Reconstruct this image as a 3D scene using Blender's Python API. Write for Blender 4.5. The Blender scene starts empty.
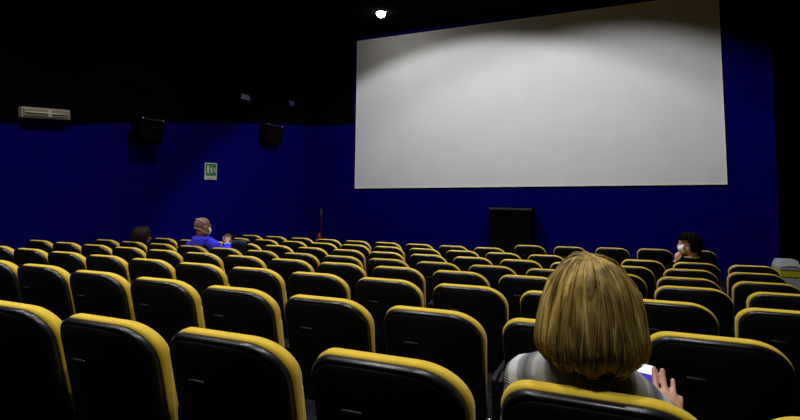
import bpy, bmesh, math, random
from mathutils import Vector, Matrix, Euler, noise
random.seed(7)
scene = bpy.context.scene
COL = scene.collection
PI = math.pi

# ------------------------------------------------------------------ settings
scene.view_settings.view_transform = 'Standard'
scene.view_settings.look = 'None'
scene.view_settings.gamma = 1.0
scene.view_settings.exposure = 0.0
scene.view_settings.use_curve_mapping = False
w = bpy.data.worlds.new('hall_world'); scene.world = w
w.use_nodes = True
w.node_tree.nodes['Background'].inputs[0].default_value = (0.02, 0.02, 0.03, 1)
w.node_tree.nodes['Background'].inputs[1].default_value = 0.0

# ------------------------------------------------------------------ layout (metres; x across the rows, y to the screen)
CAM_Z = 1.6924
T = 0.92                                   # height of a backrest above its row's floor
PITCH = 0.53
CURV = 0.00922940321
ROW_V = [6.985, 6.3097, 5.4506, 4.6047, 3.791, 2.9403, 2.0737, 1.2037]
ROW_S = [-5.9185, -5.6038, -6.3187, -6.4564, -6.5465, -5.2009, -3.5546, -1.8124]
ROW_Z = [0.7724, 0.7539, 0.7177, 0.6743, 0.6155, 0.5575, 0.5002, 0.4463]
FLOOR = [CAM_Z - T - z for z in ROW_Z]
T += .008
FLOOR[0] = 0.0
WALL_L = -7.363
WALL_R = 3.50
WALL_B = -3.2
CEIL = CAM_Z + 4.25
WN = Vector((0.0426, 0.9991, 0)).normalized()      # normal of the front wall
WD = Vector((0.9991, -0.0426, 0)).normalized()     # along the front wall
W_D = 10.41518 * 1.12
def front(u, back=0.0):                            # point of the front wall at x = u
    return Vector((u, (W_D - back - WN.x*u)/WN.y, 0))

# ------------------------------------------------------------------ materials
def mat(name, color, rough=0.6, spec=0.5, metal=0.0, noise_scale=0, noise_amt=0.0, bump=0.0, bump_scale=200,
        sheen=0.0, emit=None, emit_s=0.0, coat=0.0):
    m = bpy.data.materials.new(name); m.use_nodes = True
    nt = m.node_tree; b = nt.nodes['Principled BSDF']
    b.inputs['Base Color'].default_value = (*color, 1)
    b.inputs['Roughness'].default_value = rough
    b.inputs['Specular IOR Level'].default_value = spec
    b.inputs['Metallic'].default_value = metal
    if sheen: b.inputs['Sheen Weight'].default_value = sheen
    if coat: b.inputs['Coat Weight'].default_value = coat
    if emit:
        b.inputs['Emission Color'].default_value = (*emit, 1)
        b.inputs['Emission Strength'].default_value = emit_s
    tc = nt.nodes.new('ShaderNodeTexCoord')
    if noise_amt:
        n = nt.nodes.new('ShaderNodeTexNoise'); n.inputs['Scale'].default_value = noise_scale
        n.inputs['Detail'].default_value = 4
        nt.links.new(tc.outputs['Object'], n.inputs['Vector'])
        r = nt.nodes.new('ShaderNodeValToRGB')
        r.color_ramp.elements[0].position = .3; r.color_ramp.elements[1].position = .7
        r.color_ramp.elements[0].color = (*[c*(1-noise_amt) for c in color], 1)
        r.color_ramp.elements[1].color = (*[min(1, c*(1+noise_amt)) for c in color], 1)
        nt.links.new(n.outputs['Fac'], r.inputs['Fac'])
        nt.links.new(r.outputs['Color'], b.inputs['Base Color'])
    if bump:
        n2 = nt.nodes.new('ShaderNodeTexNoise'); n2.inputs['Scale'].default_value = bump_scale
        n2.inputs['Detail'].default_value = 3
        nt.links.new(tc.outputs['Object'], n2.inputs['Vector'])
        bp = nt.nodes.new('ShaderNodeBump'); bp.inputs['Strength'].default_value = bump
        bp.inputs['Distance'].default_value = .004
        nt.links.new(n2.outputs['Fac'], bp.inputs['Height'])
        nt.links.new(bp.outputs['Normal'], b.inputs['Normal'])
    return m

M = {}
M['blue'] = mat('blue_wall_cloth', (0.0016, 0.0006, 0.125), .95, .05, noise_scale=3, noise_amt=.12, bump=.15, bump_scale=300)
M['black_cloth'] = mat('black_soffit_cloth', (0.0022, 0.0022, 0.003), 1.0, .0, bump=.1)
M['ceiling'] = mat('black_ceiling_paint', (0.003, 0.003, 0.004), 1.0, .0, bump=.1, bump_scale=60)
M['carpet'] = mat('dark_carpet', (0.012, 0.011, 0.016), .98, .05, noise_scale=120, noise_amt=.4, bump=.4, bump_scale=500)
M['screen'] = mat('matt_screen', (0.79, 0.80, 0.825), .9, .1, noise_scale=1.6, noise_amt=.025, bump=.03, bump_scale=40)
M['screen_edge'] = mat('screen_edge', (0.86, 0.86, 0.85), .8, .2)
M['yellow'] = mat('yellow_upholstery', (0.61, 0.415, 0.018), .75, .3, noise_scale=14, noise_amt=.10, bump=.12, bump_scale=420, sheen=.15)
M['shell'] = mat('black_plastic_shell', (0.005, 0.005, 0.007), .32, .46, bump=.05, bump_scale=350)
M['panel'] = mat('matt_black_rear_panel', (0.003, 0.003, 0.004), .7, .12, bump=.1, bump_scale=500)
M['plate'] = mat('dark_grey_plate', (0.022, 0.022, 0.026), .4, .4)
M['black_metal'] = mat('black_metal', (0.005, 0.005, 0.006), .6, .25, metal=.0)
M['chrome'] = mat('pale_metal', (0.55, 0.55, 0.55), .25, .5, metal=1)
M['black_box'] = mat('black_speaker_paint', (0.0015, 0.0015, 0.002), .9, .02, bump=.1)
M['grille'] = mat('black_grille_cloth', (0.003, 0.003, 0.003), .95, .05, bump=.2, bump_scale=600)
M['grey_trim'] = mat('dark_grey_trim', (0.04, 0.04, 0.045), .6, .3)
M['beige_plastic'] = mat('aged_white_plastic', (0.27, 0.255, 0.19), .5, .3, noise_scale=9, noise_amt=.06)
M['lens'] = mat('ribbed_lamp_cover', (0.21, 0.19, 0.12), .25, .4, noise_scale=30, noise_amt=.15)
M['tube'] = mat('white_lamp_tube', (0.48, 0.46, 0.40), .15, .5)
M['blue_glass'] = mat('blue_glass', (0.02, 0.05, 0.15), .2, .5, emit=(0.05, 0.12, 0.40), emit_s=.03)
M['sign_green'] = mat('sign_green', (0.006, 0.13, 0.035), .5, .3)
M['sign_white'] = mat('sign_white', (0.46, 0.48, 0.40), .5, .3)
M['sign_grey'] = mat('sign_grey_print', (0.30, 0.29, 0.24), .6, .3)
M['red'] = mat('red_enamel', (0.26, 0.010, 0.008), .3, .5)
M['bin_grey'] = mat('pale_grey_plastic', (0.42, 0.42, 0.44), .45, .4, noise_scale=6, noise_amt=.05)
M['bin_yellow'] = mat('bin_yellow_band', (0.55, 0.48, 0.02), .5, .4)
M['skin'] = mat('skin', (0.50, 0.27, 0.19), .5, .35, noise_scale=25, noise_amt=.08)
M['skin_tan'] = mat('tanned_skin', (0.33, 0.17, 0.11), .5, .35, noise_scale=25, noise_amt=.08)
M['nail'] = mat('fingernail', (0.60, 0.34, 0.27), .3, .5)
M['eye'] = mat('eye_white', (0.7, 0.7, 0.68), .2, .5)
M['mask'] = mat('white_mask_cloth', (0.80, 0.80, 0.82), .8, .2, bump=.1)
M['strap'] = mat('white_elastic', (0.7, 0.68, 0.66), .8, .2)
M['hoodie'] = mat('royal_blue_fleece', (0.050, 0.045, 0.80), .9, .1, noise_scale=12, noise_amt=.12, bump=.3, bump_scale=90)
M['sleeve_grey'] = mat('pale_grey_sleeve', (0.45, 0.47, 0.55), .85, .1)
M['denim'] = mat('dark_trousers', (0.012, 0.014, 0.025), .9, .1)
M['black_wool'] = mat('black_wool', (0.005, 0.005, 0.006), 1.0, .0, bump=.2)
M['white_cotton'] = mat('white_cotton', (0.75, 0.74, 0.72), .85, .1)
M['navy'] = mat('navy_jacket_cloth', (0.010, 0.012, 0.030), .7, .3, bump=.3, bump_scale=40)
M['shoe'] = mat('black_leather', (0.01, 0.01, 0.01), .4, .5)
M['phone_body'] = mat('black_phone_glass', (0.01, 0.01, 0.012), .15, .5)
M['hair_scalp'] = mat('hair_under_layer', (0.10, 0.065, 0.022), .7, .2)

def hair_mat(name, stops, rough=.5, spec=.2):
    m = bpy.data.materials.new(name); m.use_nodes = True
    nt = m.node_tree; b = nt.nodes['Principled BSDF']
    g = nt.nodes.new('ShaderNodeNewGeometry'); r = nt.nodes.new('ShaderNodeValToRGB')
    el = r.color_ramp.elements
    while len(el) < len(stops): el.new(.5)
    for e, (p, c) in zip(el, stops): e.position = p; e.color = (*c, 1)
    tc = nt.nodes.new('ShaderNodeTexCoord'); mp = nt.nodes.new('ShaderNodeMapping'); mp.inputs['Scale'].default_value = (34, 34, 5)
    nz = nt.nodes.new('ShaderNodeTexNoise'); nz.inputs['Scale'].default_value = 1.0; nz.inputs['Detail'].default_value = 2
    nt.links.new(tc.outputs['Object'], mp.inputs['Vector']); nt.links.new(mp.outputs['Vector'], nz.inputs['Vector'])
    st = nt.nodes.new('ShaderNodeMapRange'); st.inputs[1].default_value = .32; st.inputs[2].default_value = .68
    nt.links.new(nz.outputs['Fac'], st.inputs[0])
    mxh = nt.nodes.new('ShaderNodeMix'); mxh.inputs[0].default_value = .45
    nt.links.new(st.outputs[0], mxh.inputs[2]); nt.links.new(g.outputs['Random Per Island'], mxh.inputs[3])
    nt.links.new(mxh.outputs[0], r.inputs['Fac'])
    nt.links.new(r.outputs['Color'], b.inputs['Base Color'])
    b.inputs['Roughness'].default_value = rough
    b.inputs['Specular IOR Level'].default_value = spec
    return m
M['hair_blonde'] = hair_mat('blonde_hair', [(0.1, (0.075, 0.048, 0.012)), (.4, (0.20, 0.13, 0.030)), (.65, (0.33, 0.22, 0.052)), (.95, (0.56, 0.39, 0.11))])
M['hair_brown'] = hair_mat('dark_brown_hair', [(0, (0.006, 0.004, 0.003)), (1, (0.022, 0.013, 0.008))], .6, .15)
M['hair_black'] = hair_mat('black_hair', [(0, (0.001, 0.001, 0.001)), (1, (0.003, 0.003, 0.003))], .8, .04)
M['stubble'] = mat('cropped_stubble', (0.23, 0.125, 0.088), .8, .2, noise_scale=150, noise_amt=.25)

def knit_mat():
    """grey knit with pale rings round the yoke and a fine diagonal weave"""
    m = bpy.data.materials.new('grey_striped_knit'); m.use_nodes = True
    nt = m.node_tree; b = nt.nodes['Principled BSDF']
    tc = nt.nodes.new('ShaderNodeTexCoord')
    mp = nt.nodes.new('ShaderNodeMapping'); mp.vector_type = 'TEXTURE'
    mp.inputs['Location'].default_value = (-.02, .10, .95); mp.inputs['Scale'].default_value = (1.0, 1.25, 1.0)
    ln = nt.nodes.new('ShaderNodeVectorMath'); ln.operation = 'LENGTH'
    nt.links.new(tc.outputs['Object'], mp.inputs['Vector']); nt.links.new(mp.outputs['Vector'], ln.inputs[0])
    r = nt.nodes.new('ShaderNodeValToRGB'); r.color_ramp.interpolation = 'EASE'
    sc = nt.nodes.new('ShaderNodeMath'); sc.operation = 'MULTIPLY'; sc.inputs[1].default_value = 2.5
    nt.links.new(ln.outputs['Value'], sc.inputs[0]); nt.links.new(sc.outputs[0], r.inputs['Fac'])
    dark, mid, pale = (.13, .13, .14, 1), (.27, .27, .28, 1), (.66, .66, .68, 1)
    el = r.color_ramp.elements
    el[0].position = .0; el[0].color = dark
    el[1].position = 1.0; el[1].color = mid
    for p, c in [(.27, dark), (.30, mid), (.325, pale), (.385, pale), (.41, mid), (.45, dark), (.49, mid), (.515, pale), (.56, pale), (.59, mid),
                 (.68, dark), (.72, pale), (.77, pale), (.80, mid)]:
        e = el.new(p); e.color = c
    wv = nt.nodes.new('ShaderNodeTexWave'); wv.inputs['Scale'].default_value = 75; wv.bands_direction = 'DIAGONAL'
    wv.inputs['Distortion'].default_value = .6
    nt.links.new(tc.outputs['Object'], wv.inputs['Vector'])
    mx = nt.nodes.new('ShaderNodeMixRGB'); mx.blend_type = 'MULTIPLY'; mx.inputs[0].default_value = .4
    nt.links.new(r.outputs['Color'], mx.inputs[1]); nt.links.new(wv.outputs['Color'], mx.inputs[2])
    nt.links.new(mx.outputs[0], b.inputs['Base Color'])
    bp = nt.nodes.new('ShaderNodeBump'); bp.inputs['Strength'].default_value = .35; bp.inputs['Distance'].default_value = .004
    nt.links.new(wv.outputs['Fac'], bp.inputs['Height']); nt.links.new(bp.outputs['Normal'], b.inputs['Normal'])
    b.inputs['Roughness'].default_value = .95; b.inputs['Specular IOR Level'].default_value = .1
    return m
M['knit'] = knit_mat()

def emit_mat(name, color, s):
    m = bpy.data.materials.new(name); m.use_nodes = True
    nt = m.node_tree; nt.nodes.clear()
    e = nt.nodes.new('ShaderNodeEmission'); o = nt.nodes.new('ShaderNodeOutputMaterial')
    e.inputs[0].default_value = (*color, 1); e.inputs[1].default_value = s
    nt.links.new(e.outputs[0], o.inputs[0])
    return m
M['lamp_glow'] = emit_mat('lamp_glow', (1, .97, .92), 60)
M['screen_white'] = emit_mat('phone_screen_white', (.85, .90, 1.0), 1.3)
M['screen_blue'] = emit_mat('phone_screen_blue', (.10, .06, .75), .65)

# ------------------------------------------------------------------ object helpers
def link(name, bm_or_mesh, m=None, parent=None, smooth=False):
    if isinstance(bm_or_mesh, bmesh.types.BMesh):
        me = bpy.data.meshes.new(name)
        bmesh.ops.recalc_face_normals(bm_or_mesh, faces=bm_or_mesh.faces[:])
        bm_or_mesh.to_mesh(me); bm_or_mesh.free()
    else: me = bm_or_mesh
    if m: me.materials.clear(); me.materials.append(m)
    if smooth:
        for p in me.polygons: p.use_smooth = True
    o = bpy.data.objects.new(name, me); COL.objects.link(o)
    if parent: o.parent = parent
    return o
def smooth_angle(o, deg=40):
    for p in o.data.polygons: p.use_smooth = True
    es = o.data
    bm = bmesh.new(); bm.from_mesh(es)
    for e in bm.edges:
        if len(e.link_faces) == 2 and e.calc_face_angle(0) > math.radians(deg): e.smooth = False
    bm.to_mesh(es); bm.free()
def tag(o, label=None, cat=None, group=None, kind=None):
    if label: o['label'] = label
    if cat: o['category'] = cat
    if group: o['group'] = group
    if kind: o['kind'] = kind
    return o
def empty(name, loc, rz=0.0):
    o = bpy.data.objects.new(name, None); o.empty_display_size = .1
    COL.objects.link(o); o.location = loc; o.rotation_euler = (0, 0, rz)
    return o
def box(bm, c, s, rot=None, bev=0.0, seg=2):
    r = bmesh.ops.create_cube(bm, size=1)
    vs = r['verts']
    mtx = Matrix.Translation(Vector(c)) @ (rot.to_matrix().to_4x4() if rot else Matrix()) @ Matrix.Diagonal((*s, 1))
    bmesh.ops.transform(bm, matrix=mtx, verts=vs)
    if bev:
        es = list({e for v in vs for e in v.link_edges})
        bmesh.ops.bevel(bm, geom=es, offset=bev, segments=seg, affect='EDGES', profile=.5)
def cyl(bm, p0, p1, r0, r1=None, n=16):
    r1 = r0 if r1 is None else r1
    p0, p1 = Vector(p0), Vector(p1); d = p1-p0
    q = d.to_track_quat('Z', 'Y').to_matrix().to_4x4()
    bmesh.ops.create_cone(bm, cap_ends=True, segments=n, radius1=r0, radius2=r1, depth=d.length,
                          matrix=Matrix.Translation((p0+p1)/2) @ q)
def ball(bm, c, r, n=2, rot=None):
    r = (r, r, r) if not hasattr(r, '__len__') else r
    mtx = Matrix.Translation(Vector(c)) @ (rot.to_matrix().to_4x4() if rot else Matrix()) @ Matrix.Diagonal((*r, 1))
    bmesh.ops.create_icosphere(bm, subdivisions=n, radius=1, matrix=mtx)
def catmull(pts, vals, k):
    """resample points (Vector) and tuples of values with k steps a span"""
    out, ov = [], []
    n = len(pts)
    for i in range(n-1):
        p0, p1, p2, p3 = pts[max(i-1, 0)], pts[i], pts[i+1], pts[min(i+2, n-1)]
        for j in range(k):
            t = j/k
            out.append(.5*((2*p1)+(p2-p0)*t+(2*p0-5*p1+4*p2-p3)*t*t+(3*p1-p0-3*p2+p3)*t**3))
            ov.append(tuple(a*(1-t)+b*t for a, b in zip(vals[i], vals[i+1])))
    out.append(pts[-1].copy()); ov.append(vals[-1])
    return out, ov
def tube(bm, pts, rads, ref=Vector((1, 0, 0)), n=14, k=4, caps=True, grow=0.0):
    """lofted tube, radii (across ref, other way)"""
    pts = [Vector(p) for p in pts]
    rads = [(r, r) if not hasattr(r, '__len__') else tuple(r) for r in rads]
    if k > 1: pts, rads = catmull(pts, rads, k)
    rings = []
    m = len(pts)
    for i, p in enumerate(pts):
        t = (pts[min(i+1, m-1)]-pts[max(i-1, 0)]).normalized()
        rf = ref if abs(t.dot(ref)) < .9 else Vector((0, 0, 1))
        a = (rf - t*t.dot(rf)).normalized(); b = t.cross(a)
        ra, rb = rads[i][0]+grow, rads[i][1]+grow
        rings.append([bm.verts.new(p+a*math.cos(2*PI*q/n)*ra+b*math.sin(2*PI*q/n)*rb) for q in range(n)])
    for r0, r1 in zip(rings, rings[1:]):
        for q in range(n):
            bm.faces.new((r0[q], r0[(q+1) % n], r1[(q+1) % n], r1[q]))
    if caps:
        bm.faces.new(rings[0][::-1]); bm.faces.new(rings[-1])
    return rings
def remeshed(name, bm, voxel, m, parent, smooth_it=3, fac=.5):
    """one continuous skin round everything in bm"""
    me = bpy.data.meshes.new(name+'_src')
    bmesh.ops.recalc_face_normals(bm, faces=bm.faces[:])
    bm.to_mesh(me); bm.free()
    tmp = bpy.data.objects.new(name+'_src', me); COL.objects.link(tmp)
    r = tmp.modifiers.new('r', 'REMESH'); r.mode = 'VOXEL'; r.voxel_size = voxel
    s = tmp.modifiers.new('s', 'SMOOTH'); s.factor = fac; s.iterations = smooth_it
    bpy.context.view_layer.update()
    dg = bpy.context.evaluated_depsgraph_get()
    out = bpy.data.meshes.new_from_object(tmp.evaluated_get(dg))
    bpy.data.objects.remove(tmp); bpy.data.meshes.remove(me)
    out.name = name
    return link(name, out, m, parent, smooth=True)

# ------------------------------------------------------------------ the setting
def struct(name, bm, m, smooth=False):
    o = link(name, bm, m, None, smooth); o['kind'] = 'structure'; return o
# terraced floor, the terraces following the curve of the rows
wz = [(16.0, 0.0)]
for k in range(8):
    wz.append((ROW_V[k]-.14, FLOOR[k]))
step = FLOOR[7]-FLOOR[6]
for i in range(1, 5): wz.append((ROW_V[7]-.14-.87*i, FLOOR[7]+step*i))
prof = []
for i, (wv, z) in enumerate(wz):
    if i > 0: prof.append((wz[i][0], wz[i][1]))
    else: prof.append((W_D+.8, 0.0))
    if i+1 < len(wz): prof.append((wz[i][0] if i else W_D+.8, z))
# front edge of terrace k is where terrace k-1 ends
line = []
edges = [W_D+.8] + [ROW_V[k]+.86-.14 if k else W_D+.8 for k in range(8)]
cuts = [(W_D+.8, 0.0)]
prevz = 0.0
for k in range(1, 8):
    wv = ROW_V[k]+.70
    cuts += [(wv, prevz), (wv, FLOOR[k])]; prevz = FLOOR[k]
for i in range(1, 5):
    wv = ROW_V[7]+.70-.87*i; z = FLOOR[7]+step*i
    cuts += [(wv, prevz), (wv, z)]; prevz = z
cuts.append((WALL_B-1.0, prevz))
bm = bmesh.new()
us = [WALL_L-.1+(WALL_R-WALL_L+.2)*i/24 for i in range(25)]
grid = [[bm.verts.new((u, wv+CURV*u*u/2, z)) for u in us] for wv, z in cuts]
for a, b in zip(grid, grid[1:]):
    for i in range(24): bm.faces.new((a[i], a[i+1], b[i+1], b[i]))
struct('floor', bm, M['carpet'])

def slab(name, pts, zlo, zhi, m):           # upright slab over a footprint
    bm = bmesh.new()
    a = [bm.verts.new((x, y, zlo)) for x, y in pts]; b = [bm.verts.new((x, y, zhi)) for x, y in pts]
    n = len(pts)
    for i in range(n): bm.faces.new((a[i], a[(i+1) % n], b[(i+1) % n], b[i]))
    bm.faces.new(a[::-1]); bm.faces.new(b)
    return struct(name, bm, m)
fl, fr = front(WALL_L-.2), front(WALL_R+.2)
slab('wall_front', [(fl.x, fl.y), (fr.x, fr.y), (fr.x, fr.y+.2), (fl.x, fl.y+.2)], -.05, CEIL, M['blue'])
slab('wall_left', [(WALL_L-.2, WALL_B), (WALL_L, WALL_B), (WALL_L, front(WALL_L).y), (WALL_L-.2, front(WALL_L).y)], -.05, CEIL, M['blue'])
slab('wall_right', [(WALL_R, WALL_B), (WALL_R+.2, WALL_B), (WALL_R+.2, front(WALL_R).y), (WALL_R, front(WALL_R).y)], -.05, CEIL, M['black_cloth'])
slab('wall_back', [(WALL_L-.2, WALL_B-.2), (WALL_R+.2, WALL_B-.2), (WALL_R+.2, WALL_B), (WALL_L-.2, WALL_B)], -.05, CEIL, M['black_cloth'])
slab('ceiling', [(WALL_L-.2, WALL_B-.2), (WALL_R+.2, WALL_B-.2), (WALL_R+.2, fr.y+.2), (WALL_L-.2, fl.y+.2)], CEIL, CEIL+.15, M['ceiling'])
# the black panelling on the upper part of the left wall, its lower edge climbing to the screen
bm = bmesh.new()
SOF = [(WALL_B, .90), (3.9, .95), (4.94, 1.035), (5.97, 1.235), (10.62, 1.742), (12.2, 1.90)]
def soffit_z(y):
    for (a, b), (c, d) in zip(SOF, SOF[1:]):
        if y <= c: return CAM_Z + b+(d-b)*(y-a)/(c-a)
    return CAM_Z+1.9
ys = [WALL_B+.02, front(WALL_L).y-.02]
pr_ = [(y, soffit_z(y)) for y in (ys[0], 3.9, 4.94, 5.97, 10.62, ys[1])] + [(ys[1], CEIL-.01), (ys[0], CEIL-.01)]
a = [bm.verts.new((WALL_L+.002, y, z)) for y, z in pr_]; b = [bm.verts.new((WALL_L+.05, y, z)) for y, z in pr_]
for i in range(8): bm.faces.new((a[i], a[(i+1) % 8], b[(i+1) % 8], b[i]))
bm.faces.new(a[::-1]); bm.faces.new(b)
struct('trim_1', bm, M['black_cloth'])
# the same black panelling turns the corner as far as the screen
bm = bmesh.new()
pa, pb = front(WALL_L+.055, .002), front(-6.20, .002); qa, qb = front(WALL_L+.055, .04), front(-6.20, .04)
zz0 = CAM_Z+1.88
lo_ = [bm.verts.new((p.x, p.y, zz0)) for p in (pa, pb, qb, qa)]; hi_ = [bm.verts.new((p.x, p.y, CEIL-.01)) for p in (pa, pb, qb, qa)]
for i in range(4): bm.faces.new((lo_[i], lo_[(i+1) % 4], hi_[(i+1) % 4], hi_[i]))
bm.faces.new(lo_[::-1]); bm.faces.new(hi_)
struct('trim_2', bm, M['black_cloth'])

# added black pleated sheet, a stand-in for shade at the front wall's right end
bm = bmesh.new()
N = 40; lo_, hi_ = [], []
for i in range(N+1):
    p = front(3.16+(WALL_R-.02-3.16)*i/N, .05+.022*math.sin(i*1.35)); lo_.append(bm.verts.new((p.x, p.y, .02))); hi_.append(bm.verts.new((p.x, p.y, CEIL-.01)))
for i in range(N): bm.faces.new((lo_[i], lo_[i+1], hi_[i+1], hi_[i]))
bmesh.ops.solidify(bm, geom=bm.faces[:], thickness=.01)
struct('shade_sheet', bm, M['black_cloth'], True)

# ------------------------------------------------------------------ the cinema screen
TL = Vector((-6.1046, 0, 4.145)); BL = Vector((-6.1263, 0, .1008)); BR = Vector((2.3576, 0, .2048)); TR = Vector((2.3126, 0, 4.1229))
def onwall(c, back): 
    p = front(c.x, back); p.z = CAM_Z+c.z; return p
root = empty('cinema_screen', onwall((BL+BR)/2, .0))
tag(root, 'huge blank pale grey cinema screen on the blue front wall', 'screen')
org = Vector(root.location)
def inner(c, ctr, d):
    v = (ctr-c); v.y = 0
    return c+Vector((math.copysign(d, v.x), 0, math.copysign(d, v.z)))
ctr = (TL+BR)/2
bm = bmesh.new()
o4 = [BL, BR, TR, TL]; i4 = [inner(c, ctr, .03) for c in o4]
fo = [bm.verts.new(onwall(c, .05)-org) for c in o4]; fi = [bm.verts.new(onwall(c, .05)-org) for c in i4]
bo = [bm.verts.new(onwall(c, .004)-org) for c in o4]; bi = [bm.verts.new(onwall(c, .004)-org) for c in i4]
for i in range(4):
    j = (i+1) % 4
    bm.faces.new((fo[i], fo[j], fi[j], fi[i])); bm.faces.new((bo[i], bo[j], fo[j], fo[i]))
    bm.faces.new((fi[i], fi[j], bi[j], bi[i])); bm.faces.new((bo[i], bo[j], bi[j], bi[i]))
f_ = link('frame', bm, M['screen_edge'], root); f_['label'] = 'thin paler edge strip'
bm = bmesh.new()
ff = [bm.verts.new(onwall(c, .042)-org) for c in i4]; bb = [bm.verts.new(onwall(c, .006)-org) for c in i4]
for i in range(4): bm.faces.new((bb[i], bb[(i+1) % 4], ff[(i+1) % 4], ff[i]))
bm.faces.new(ff); bm.faces.new(bb[::-1])
link('projection_surface', bm, M['screen'], root)

# ------------------------------------------------------------------ theatre seats
HW, ZB, WING = .229, .40, .034
def outline(n=12):
    """rounded backrest outline, (x, z) anticlockwise seen from behind"""
    pts = []
    def arc(cx, cz, rx, rz, a0, a1, m, e=1.0):
        for i in range(m+1):
            a = math.radians(a0+(a1-a0)*i/m)
            c, s = math.cos(a), math.sin(a)
            pts.append((cx+rx*math.copysign(abs(c)**e, c), cz+rz*math.copysign(abs(s)**e, s)))
    rx, rz, lx, lz = .140, .115, .080, .074      # the corners differ: the right one is the rounder
    arc(HW-.012-.05, ZB+.05, .05, .05, -90, 0, 4)
    arc(HW-rx, T-rz, rx, rz, 0, 90, n, .97)
    arc(-HW+lx, T-lz, lx, lz, 90, 180, n, .97)
    arc(-HW+.012+.05, ZB+.05, .05, .05, 180, 270, 4)
    # gentle crown on the top edge
    return [(x, z-.010*(x/HW)**2*max(0, (z-.6)/.32)) for x, z in pts]
OUT = outline()
ZC, HH = (T+ZB)/2, (T-ZB)/2
def lean(z): return (T-z)*.235
def sm(a, b, x):
    t = min(1, max(0, (x-a)/(b-a))); return t*t*(3-2*t)
def loft_back(bm, loops, cap_first, cap_last):
    """loops: functions (x, z) -> (inset, y)"""
    rings = []
    for fn in loops:
        ring = []
        for x, z in OUT:
            ins, y = fn(x, z)
            X = x*(1-ins/HW); Z = ZC+(z-ZC)*(1-ins/HH)
            ring.append(bm.verts.new((X, y+lean(Z)+WING*(X/HW)**2, Z)))
        rings.append(ring)
    n = len(OUT)
    for a, b in zip(rings, rings[1:]):
        for i in range(n): bm.faces.new((a[i], a[(i+1) % n], b[(i+1) % n], b[i]))
    for ring, do in ((rings[0], cap_first), (rings[-1], cap_last)):
        if do:
            c = sum((v.co for v in ring), Vector())/n
            cv = bm.verts.new(c)
            for i in range(n): bm.faces.new((ring[i], ring[(i+1) % n], cv))
def wrap(z): return 1-sm(.50, .88, z)
def thick(z): return .064-.022*wrap(z)
bm = bmesh.new()
loft_back(bm, [lambda x, z: (.10, .012), lambda x, z: (.020, .006), lambda x, z: (.009, .008), lambda x, z: (.002, .014), lambda x, z: (0, .022),
               lambda x, z: (0, thick(z)-.018), lambda x, z: (.004, thick(z)-.008), lambda x, z: (.014, thick(z)), lambda x, z: (.04, thick(z)+.004),
               lambda x, z: (.09, thick(z)+.002), lambda x, z: (.16, thick(z)-.008)], True, True)
CUSHION = bmesh_mesh = bpy.data.meshes.new('back_cushion'); bmesh.ops.recalc_face_normals(bm, faces=bm.faces[:]); bm.to_mesh(CUSHION); bm.free()
bm = bmesh.new()
def si(z): return .006-.007*wrap(z)
loft_back(bm, [lambda x, z: (si(z)+.004, .008+.026*wrap(z)), lambda x, z: (si(z), .006+.026*wrap(z)), lambda x, z: (si(z), -.006), lambda x, z: (si(z)+.002, -.013),
               lambda x, z: (si(z)+.006, -.019), lambda x, z: (si(z)+.013, -.022), lambda x, z: (si(z)+.015, -.018)], True, True)
SHELL = bpy.data.meshes.new('back_shell'); bmesh.ops.recalc_face_normals(bm, faces=bm.faces[:]); bm.to_mesh(SHELL); bm.free()
bm = bmesh.new()
loft_back(bm, [lambda x, z: (si(z)+.0155, -.014), lambda x, z: (si(z)+.0155, -.021), lambda x, z: (si(z)+.022, -.024), lambda x, z: (si(z)+.04, -.027), lambda x, z: (.09, -.031), lambda x, z: (.14, -.034), lambda x, z: (.19, -.035)], True, True)
PANEL = bpy.data.meshes.new('back_panel'); bmesh.ops.recalc_face_normals(bm, faces=bm.faces[:]); bm.to_mesh(PANEL); bm.free()
bm = bmesh.new()
zp = T-.145
box(bm, (-.075, lean(zp)-.031, zp), (.062, .006, .011), Euler((-math.atan(.235)*-1, 0, 0)), .0015, 1)
PLATE = bpy.data.meshes.new('number_plate'); bm.to_mesh(PLATE); bm.free()
def pan_mesh(up):
    bm = bmesh.new()
    if up:      # tipped up against the backrest
        box(bm, (0, .195, .595), (.375, .075, .34), Euler((math.atan(.20), 0, 0)), .03, 4)
    else:
        box(bm, (0, .375, .415), (.415, .42, .085), Euler((math.radians(3), 0, 0)), .03, 4)
    me = bpy.data.meshes.new('seat_cushion'); bm.to_mesh(me); bm.free(); return me
PAN_UP, PAN_DOWN = pan_mesh(True), pan_mesh(False)
def stand_mesh(s):
    bm = bmesh.new(); x = s*.2505
    box(bm, (x, .215, .33), (.022, .10, .62), Euler((math.radians(6), 0, 0)), .006, 2)
    box(bm, (x, .20, .012), (.026, .30, .024), None, .006, 2)
    me = bpy.data.meshes.new('leg'); bm.to_mesh(me); bm.free(); return me
def arm_mesh(s):
    bm = bmesh.new(); x = s*.2505
    box(bm, (x, .30, .615), (.026, .26, .04), Euler((math.radians(-3), 0, 0)), .012, 3)
    me = bpy.data.meshes.new('armrest'); bm.to_mesh(me); bm.free(); return me
def hinge_mesh(s):
    bm = bmesh.new()
    cyl(bm, (s*.209, .18, .43), (s*.236, .18, .43), .02, None, 14)
    me = bpy.data.meshes.new('hinge'); bm.to_mesh(me); bm.free(); return me
def meshmat(me, m):
    me.materials.append(m)
    for p in me.polygons: p.use_smooth = True
for me, k in ((CUSHION, 'yellow'), (SHELL, 'shell'), (PANEL, 'panel'), (PLATE, 'plate'), (PAN_UP, 'yellow'), (PAN_DOWN, 'yellow')): meshmat(me, M[k])
PARTS = [('back_cushion', CUSHION), ('back_shell', SHELL), ('back_panel', PANEL), ('number_plate', PLATE)]
for s in (-1, 1):
    for nm, me, k in (('leg', stand_mesh(s), 'black_metal'), ('armrest', arm_mesh(s), 'black_metal'), ('hinge', hinge_mesh(s), 'chrome')):
        meshmat(me, M[k]); PARTS.append((nm, me))
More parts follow.
